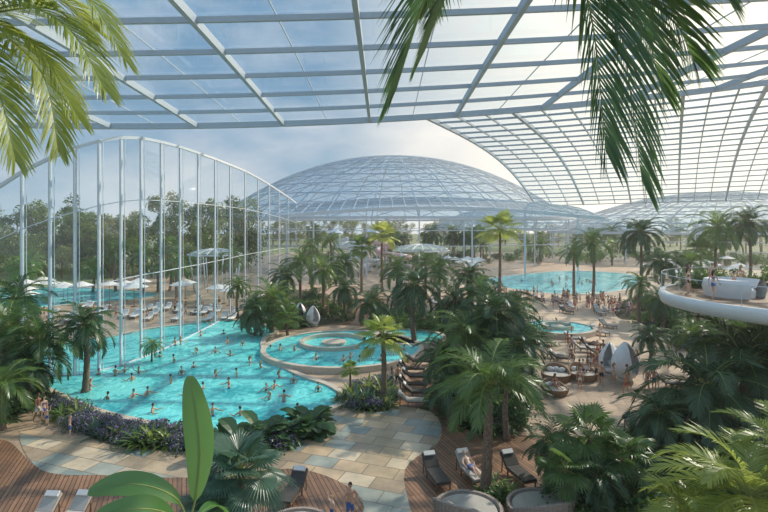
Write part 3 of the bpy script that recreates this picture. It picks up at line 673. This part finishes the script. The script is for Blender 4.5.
for i in range(8): obj('parasol', PA, G(rl.uniform(440, 480), rl.uniform(268, 278)), rl.uniform(0, 1), 1.3)
def pavilion(px, py, by, rpx):
    b = G(px, by); c = P(px, py, b.y) - b; r = rpx * b.y / F; e = empty('shell_pavilion', b); mb = MB(); n = 16
    prof = [(0.05, 1.0), (.3, .95), (.6, .78), (.85, .5), (1.0, .2)]
    mb.lathe([(a * r, c.z + z * r * .28 - .1) for a, z in prof], 48, 0)
    for k in range(n):
        a = 2 * math.pi * k / n; mb.tube([(q * r * 1.01 * math.cos(a), q * r * 1.01 * math.sin(a), c.z + z * r * .28 - .02) for q, z in prof], .1, 5, 1)
        if k % 2 == 0: mb.tube([(r * math.cos(a), r * math.sin(a), c.z), (r * .8 * math.cos(a), r * .8 * math.sin(a), 0)], .12, 6, 1)
    mb.tube([(r * math.cos(2 * math.pi * k / 48), r * math.sin(2 * math.pi * k / 48), c.z + .2 * r * .28) for k in range(49)], .16, 6, 1, False)
    obj('canopy', mb.mesh('canopy', [M['shell'], M['steel_w']], True), parent=e)
pavilion(421, 252, 285, 28); pavilion(350, 246, 276, 16); pavilion(215, 256, 290, 26)
def slide(px, by, s, mat):
    b = G(px, by); e = empty('water_slide', b); mb = MB(); pts = [Vector((s * 3 * math.cos(t * .45) + t * .3, s * 3 * math.sin(t * .45), 8.5 - t * .21)) for t in range(38)]
    mb.tube(pts, .6, 10, 0)
    for k in range(0, 38, 5): mb.tube([pts[k], (pts[k].x, pts[k].y, 0)], .12, 6, 1)
    for x, y in ((-1, -1), (1, -1), (1, 1), (-1, 1)): mb.tube([(x * 1.2, y * 1.2, 0), (x * 1.2, y * 1.2, 10)], .12, 6, 1)
    mb.lathe([(2.0, 10), (.05, 11.2)], 8, 1)
    obj('chute', mb.mesh('chute', [mat, M['steel_w']], True), parent=e)
slide(335, 272, 1, M['white']); slide(372, 274, -1, M['pink'])

# ------------------------------------------------------------------ raised terrace on the right
cx, cy, rr, zt = 25.0, 30.5, 7.8, 7.8
e = empty('terrace_balcony', (cx, cy, 0)); mb = MB()
mb.lathe([(.01, zt), (rr - .3, zt)], 72, 1); mb.lathe([(rr - .3, zt + .02), (rr, zt + .02), (rr + .1, zt - .25), (rr - .05, zt - .7), (rr - 1.5, zt - 1.0), (.01, zt - 1.0)], 72, 0)
obj('deck', mb.mesh('deck', [M['white'], M['deck']], True), parent=e)
mb = MB(); mb.lathe([(rr - .1, zt + .02), (rr - .1, zt + 1.1)], 72, 0); mb.tube([((rr - .1) * math.cos(2 * math.pi * k / 72), (rr - .1) * math.sin(2 * math.pi * k / 72), zt + 1.12) for k in range(73)], .02, 6, 1, False)
for k in range(0, 72, 6): a = 2 * math.pi * k / 72; mb.tube([((rr - .1) * math.cos(a), (rr - .1) * math.sin(a), zt), ((rr - .1) * math.cos(a), (rr - .1) * math.sin(a), zt + 1.1)], .015, 5, 1)
obj('balustrade', mb.mesh('balustrade', [M['railglass'], M['steel_w']]), parent=e)
mb = MB(); mb.lathe([(3.4, 0), (3.4, zt - 1)], 24, 0, c=(1.5, 0, 0)); obj('brick_column', mb.mesh('brick_column', [M['brick']]), parent=e)
mb = MB()
def sofa(u, v):
    a = -2.6 + 2.2 * math.pi * .72 * u; prof = [(1.5, 0), (1.6, .55), (1.5, .95), (1.25, 1.0), (1.05, .5), (.2, .45), (.05, .45)]; f = v * 6; k = min(5, int(f)); q = f - k
    r = prof[k][0] * (1 - q) + prof[k + 1][0] * q; z = prof[k][1] * (1 - q) + prof[k + 1][1] * q
    return (r * math.cos(a), r * .8 * math.sin(a), z)
mb.grid(sofa, 28, 12, 0); mb.lathe([(.01, .5), (.9, .5), (1.0, .4), (1.0, 0)], 24, 1); SO = mb.mesh('curved_sofa', [M['white'], M['fabric_w']], True)
obj('curved_sofa', SO, (20.6, 30.6, zt), 2.2, 1.05); obj('curved_sofa', SO, (21.8, 27.2, zt), .8, .8)
rb = random.Random(4)
eb = empty('planting_bed')
for i in range(34):
    a = rb.uniform(.2, 2.3); q = rb.uniform(5.0, 7.3); k = rb.choice(['shrub', 'fern', 'frond', 'frond']); obj(k, rb.choice(BU[k]), (cx + q * math.cos(a), cy + q * math.sin(a), zt), rb.uniform(0, 6), rb.uniform(.9, 1.8), eb)

# ------------------------------------------------------------------ people
BASE = dict(pel=(0, 0, .95), spi=(0, .01, 1.14), che=(0, .0, 1.34), nek=(0, .01, 1.5), hed=(0, -.01, 1.58),
  sL=(.16, 0, 1.42), eL=(.23, .03, 1.14), wL=(.25, -.05, .90), pL=(.25, -.08, .83), sR=(-.16, 0, 1.42), eR=(-.23, .03, 1.14), wR=(-.25, -.05, .9), pR=(-.25, -.08, .83),
  hL=(.09, 0, .88), kL=(.1, -.03, .5), aL=(.1, .02, .08), tL=(.12, -.15, .03), hR=(-.09, 0, .88), kR=(-.1, -.03, .5), aR=(-.1, .02, .08), tR=(-.12, -.15, .03))
RAD = dict(pel=.125, spi=.105, che=.125, nek=.055, hed=.05, s=.06, e=.042, w=.028, p=.034, h=.088, k=.056, a=.036, t=.03)
BON = [('pel', 'spi'), ('spi', 'che'), ('che', 'nek'), ('nek', 'hed')] + [(a + s, b + s) for s in 'LR' for a, b in (('s', 'e'), ('e', 'w'), ('w', 'p'), ('h', 'k'), ('k', 'a'), ('a', 't'))] + [('che', 'sL'), ('che', 'sR'), ('pel', 'hL'), ('pel', 'hR')]
def person_mesh(name, over, skin, hair, suit, female=False, scale=1.0, longhair=False):
    J = {k: Vector(v) for k, v in {**BASE, **over}.items()}; keys = ['pel'] + [k for k in J if k != 'pel']
    me = bpy.data.meshes.new('tmp'); me.from_pydata([J[k] for k in keys], [(keys.index(a), keys.index(b)) for a, b in BON], [])
    o = bpy.data.objects.new('tmp', me); COL.objects.link(o); o.modifiers.new('s', 'SKIN')
    for i, k in enumerate(keys):
        r = RAD.get(k) or RAD[k[0]]
        if female: r *= {'spi': .85, 'che': .92, 'pel': 1.05}.get(k, .88)
        me.skin_vertices[0].data[i].radius = (r, r * (.78 if k in ('pel', 'spi', 'che') else 1)); me.skin_vertices[0].data[i].use_root = (i == 0)
    sb = o.modifiers.new('b', 'SUBSURF'); sb.levels = 1
    bpy.context.view_layer.update(); dg = bpy.context.evaluated_depsgraph_get()
    em = bpy.data.meshes.new_from_object(o.evaluated_get(dg)); mb = MB(); vs = [v.co.copy() for v in em.vertices]
    def seg(p, a, b):
        ab = b - a; t = max(0, min(1, (p - a).dot(ab) / max(ab.length_squared, 1e-9))); return (p - a - ab * t).length, t
    mb.v = [tuple(v) for v in vs]
    for f in em.polygons:
        c = f.center; best = min(((seg(c, J[a], J[b]), a, b) for a, b in BON), key=lambda q: q[0][0]); (dd, t), a, b = best; mi = 0
        if a == 'pel' and (b[0] == 'h' or t < .35): mi = 1
        if a[0] == 'h' and a != 'hed' and t < (.18 if female else .55): mi = 1
        if female and ((a == 'spi' and t > .55) or (a == 'che' and b == 'nek' and t < .3)): mi = 1
        mb.f.append(tuple(f.vertices)); mb.m.append(mi)
    up = (J['hed'] - J['nek']).normalized(); hc = J['hed'] + up * .10; fw = Vector((0, -1, 0)) if abs(up.y) < .8 else Vector((0, 0, 1)) * (1 if up.y > 0 else 1)
    fw = (fw - up * fw.dot(up)).normalized(); sd = fw.cross(up)
    def T(x, y, z): return hc + sd * x + fw * y + up * z
    hs = MB(); hs.sphere((0, 0, 0), (.075, .092, .115), 16, 12, 0)
    hv = []
    for x, y, z in hs.v:
        if z < -.03: x *= 1 - .25 * (-z - .03) / .085
        if y > .06 and abs(x) < .02 and -.03 < z < .02: y += .022
        if y > .05 and .01 < abs(x) < .045 and 0 < z < .03: y -= .008
        hv.append(T(x, y, z))
    mb.add(hv, hs.f, 0)
    for s in (-1, 1):
        for (cc, rr_, mi) in (((.03 * s, .082, .012), (.011, .008, .007), 3), ((.077 * s, -.005, 0), (.012, .02, .03), 0)):
            q = MB(); q.sphere(cc, rr_, 8, 6); mb.add([T(*v) for v in q.v], q.f, mi)
    q = MB(); q.sphere((0, .084, -.05), (.024, .01, .007), 8, 6); mb.add([T(*v) for v in q.v], q.f, 4)
    q = MB(); q.sphere((0, -.012, .018), (.084, .096, .115), 16, 12); mb.add([T(*v) for v in q.v], [f for f in q.f if all(not (q.v[i][1] > .04 and q.v[i][2] < .06) and q.v[i][2] > -.07 for i in f)], 2)
    if longhair: q = MB(); q.tube([(0, -.07, .05), (0, -.10, -.06), (0, -.09, -.2), (0, -.08, -.3)], [.06, .075, .06, .02], 10); mb.add([T(*v) for v in q.v], q.f, 2)
    for s in 'LR':
        d = (J['p' + s] - J['w' + s]).normalized(); x = d.cross(Vector((0, 0, 1)) if abs(d.z) < .8 else Vector((1, 0, 0))).normalized(); z = d.cross(x); p = J['p' + s]
        for k, ln in enumerate((.075, .085, .08, .062)):
            b0 = p + x * (.027 - .018 * k) + d * .015; mb.tube([b0, b0 + d * ln * .5 + z * .006, b0 + d * ln + z * .022], [.0095, .0085, .006], 6, 0)
        b0 = J['w' + s].lerp(p, .55) + x * .03; mb.tube([b0, b0 + x * .025 + d * .025, b0 + x * .03 + d * .055], [.012, .01, .007], 6, 0)
    bpy.data.objects.remove(o); bpy.data.meshes.remove(me); bpy.data.meshes.remove(em)
    mb.v = [tuple(Vector(v) * scale) for v in mb.v]
    return mb.mesh(name, [M[skin], M[suit], M[hair], M['eye'], M['lip']], True)
walk = dict(kL=(.1, -.16, .5), aL=(.1, -.2, .09), tL=(.12, -.36, .05), kR=(-.1, .06, .5), aR=(-.1, .3, .14), tR=(-.1, .18, .03), eL=(.22, .12, 1.17), wL=(.22, .08, .92), pL=(.22, .06, .85), eR=(-.22, -.08, 1.16), wR=(-.2, -.24, .98), pR=(-.19, -.3, .94))
akim = dict(eL=(.34, .06, 1.2), wL=(.17, -.04, 1.0), pL=(.12, -.07, .99), tL=(.16, -.14, .03))
wave = dict(eR=(-.32, -.05, 1.5), wR=(-.3, -.1, 1.75), pR=(-.29, -.12, 1.83))
swim = dict(eL=(.38, -.14, 1.25), wL=(.45, -.38, 1.3), pL=(.44, -.46, 1.31), eR=(-.38, -.14, 1.25), wR=(-.42, -.4, 1.28), pR=(-.41, -.48, 1.29))
sit = dict(pel=(0, 0, .12), spi=(0, .03, .32), che=(0, .03, .52), nek=(0, .02, .68), hed=(0, 0, .76), sL=(.16, .02, .6), sR=(-.16, .02, .6), eL=(.24, 0, .34), eR=(-.24, 0, .34), wL=(.2, -.22, .28), wR=(-.2, -.22, .28), pL=(.18, -.29, .26), pR=(-.18, -.29, .26),
   hL=(.09, -.03, .1), hR=(-.09, -.03, .1), kL=(.13, -.45, .12), kR=(-.13, -.42, .3), aL=(.12, -.85, .06), aR=(-.12, -.62, .06), tL=(.13, -.9, .2), tR=(-.12, -.76, .02))
lie = dict(pel=(0, .1, .52), spi=(0, .28, .56), che=(0, .46, .66), nek=(0, .58, .76), hed=(0, .63, .82), sL=(.16, .52, .70), sR=(-.16, .52, .70), eL=(.27, .3, .6), eR=(-.27, .3, .6), wL=(.24, .1, .56), wR=(-.24, .1, .56), pL=(.23, .03, .55), pR=(-.23, .03, .55),
   hL=(.09, .02, .5), hR=(-.09, .02, .5), kL=(.1, -.38, .54), kR=(-.1, -.36, .7), aL=(.1, -.8, .5), aR=(-.1, -.66, .5), tL=(.11, -.84, .62), tR=(-.1, -.8, .5))
PM = dict(
 man_standing=[person_mesh('man_standing', akim, 'skin1', 'hair1', 's_blue'), person_mesh('man_standing', wave, 'skin2', 'hair2', 's_red')],
 woman_standing=[person_mesh('woman_standing', akim, 'skin2', 'hair1', 's_black', True, .95, True), person_mesh('woman_standing', {}, 'skin1', 'hair2', 's_white', True, .95, True)],
 man_walking=[person_mesh('man_walking', walk, 'skin1', 'hair1', 's_black'), person_mesh('man_walking', walk, 'skin3', 'hair1', 's_white')],
 woman_walking=[person_mesh('woman_walking', walk, 'skin1', 'hair2', 's_red', True, .95, True), person_mesh('woman_walking', walk, 'skin2', 'hair1', 's_blue', True, .94, True)],
 child_standing=[person_mesh('child_standing', wave, 'skin2', 'hair2', 's_blue', False, .68)],
 swimmer=[person_mesh('swimmer', swim, 'skin1', 'hair1', 's_blue'), person_mesh('swimmer', {**swim, 'eL': (.35, -.1, 1.45), 'wL': (.45, -.2, 1.65), 'pL': (.46, -.22, 1.73)}, 'skin2', 'hair2', 's_red', True, 1, True), person_mesh('swimmer', akim, 'skin1', 'hair1', 's_black', True, .95)],
 person_sitting=[person_mesh('person_sitting', sit, 'skin1', 'hair1', 's_red', True, 1, True), person_mesh('person_sitting', sit, 'skin2', 'hair1', 's_blue')],
 person_lounging=[person_mesh('person_lounging', lie, 'skin1', 'hair1', 's_black', True, 1, True), person_mesh('person_lounging', lie, 'skin2', 'hair2', 's_blue')])
rp = random.Random(21)
def put(kind, px, py, z=.035, rz=None, s=1.0, k=None):
    o = obj(kind, rp.choice(PM[kind]) if k is None else PM[kind][k], G(px, py) + Vector((0, 0, z)), rp.uniform(0, 6.28) if rz is None else rz, s)
put('man_standing', 350, 528, rz=.4, k=0); put('child_standing', 332, 527, rz=-.9); put('woman_walking', 44, 424, rz=1.0); put('man_walking', 38, 423, rz=1.2); put('child_standing', 47, 426, s=.9)
put('child_standing', 70, 438, rz=2); put('man_walking', 398, 389, rz=3.5, k=0); put('woman_walking', 392, 390, rz=3.0); put('man_standing', 654, 392, rz=0, k=0); put('woman_standing', 668, 372, rz=1)
put('man_standing', 652, 330); put('woman_walking', 568, 348); put('woman_standing', 600, 340); put('man_standing', 424, 331)
SW = [(168,385),(140,375),(122,372),(112,380),(200,338),(213,354),(178,362),(190,368),(215,377),(244,363),(260,392),(276,393),(281,399),(270,350),(150,392),(95,392),(132,400),(255,372),(240,345),(225,331),(205,326),(312,395),(333,399),(300,409),(230,392),(186,398),(160,360),(172,350),(232,360),(280,378),(293,386),(150,410),(110,402),(210,415),(246,420),(128,385),(186,345),(222,343),(205,388),(235,378),(265,405),(100,375),(175,375),(198,356),(247,335)]
for i, (x, y) in enumerate(SW): put('swimmer', x + rp.uniform(-7, 7), y + rp.uniform(-4, 4), z=-1.12 if i % 3 else -.9)
for a in range(9):
    an = rp.uniform(3.3, 6.2); q = rp.uniform(4.5, 6.6); obj('swimmer', rp.choice(PM['swimmer']), (-3.9 + q * math.cos(an), 49.5 + q * math.sin(an), -.77), rp.uniform(0, 6))
for a in range(5):
    an = rp.uniform(0, 6.2); obj('swimmer', rp.choice(PM['swimmer']), (19.6 + 2.6 * math.cos(an), 58.5 + 2.6 * math.sin(an), -.65), rp.uniform(0, 6))
for x, y in sample([(430,286),(500,291),(560,297),(640,304),(640,320),(580,312),(480,300)], 110, rp): put(rp.choice(['man_standing', 'woman_standing', 'man_walking', 'woman_walking', 'child_standing']), x, y)
for x, y in sample([(560,342),(600,340),(640,370),(660,395),(600,410),(560,400)], 22, rp): put(rp.choice(['man_walking', 'woman_walking', 'woman_standing']), x, y)
for x, y in sample([(240,320),(330,306),(400,306),(420,316),(340,324)], 30, rp): put(rp.choice(['man_walking', 'woman_walking', 'woman_standing']), x, y)
for x, y in sample([(20,312),(220,305),(225,316),(40,330)], 22, rp): put(rp.choice(['man_walking', 'woman_walking', 'woman_standing']), x, y, 0)
for x, y in sample([(505,282),(570,278),(610,281),(570,288)], 16, rp): put('swimmer', x, y, -.9)
for i in (1, 6, 12, 8): x, y, r, k = LL[i]; o = G(x, y); obj('person_lounging', PM['person_lounging'][i % 2], (o.x, o.y, .03), r, 1.03)
put('person_sitting', 555, 393, z=.44, s=1, rz=.2, k=0); put('person_sitting', 583, 378, z=.52, rz=-.3, k=1)
for (x, y, r, kd, k) in ((17.9, 30.6, .6, 'woman_standing', 0), (18.2, 31.2, -2, 'man_standing', 0), (18.9, 32.4, 1, 'man_walking', 0), (18.5, 29.2, 2, 'woman_walking', 1), (22.3, 32.5, 2, 'woman_standing', 1), (20.8, 33.0, 2, 'man_standing', 1)):
    obj(kd, PM[kd][k], (x, y, zt + .01), r)
obj('person_sitting', PM['person_sitting'][1], (20.6, 30.6, zt + .52), .6)
print('objects', len(bpy.data.objects), bpy.context.scene.view_settings.view_transform)
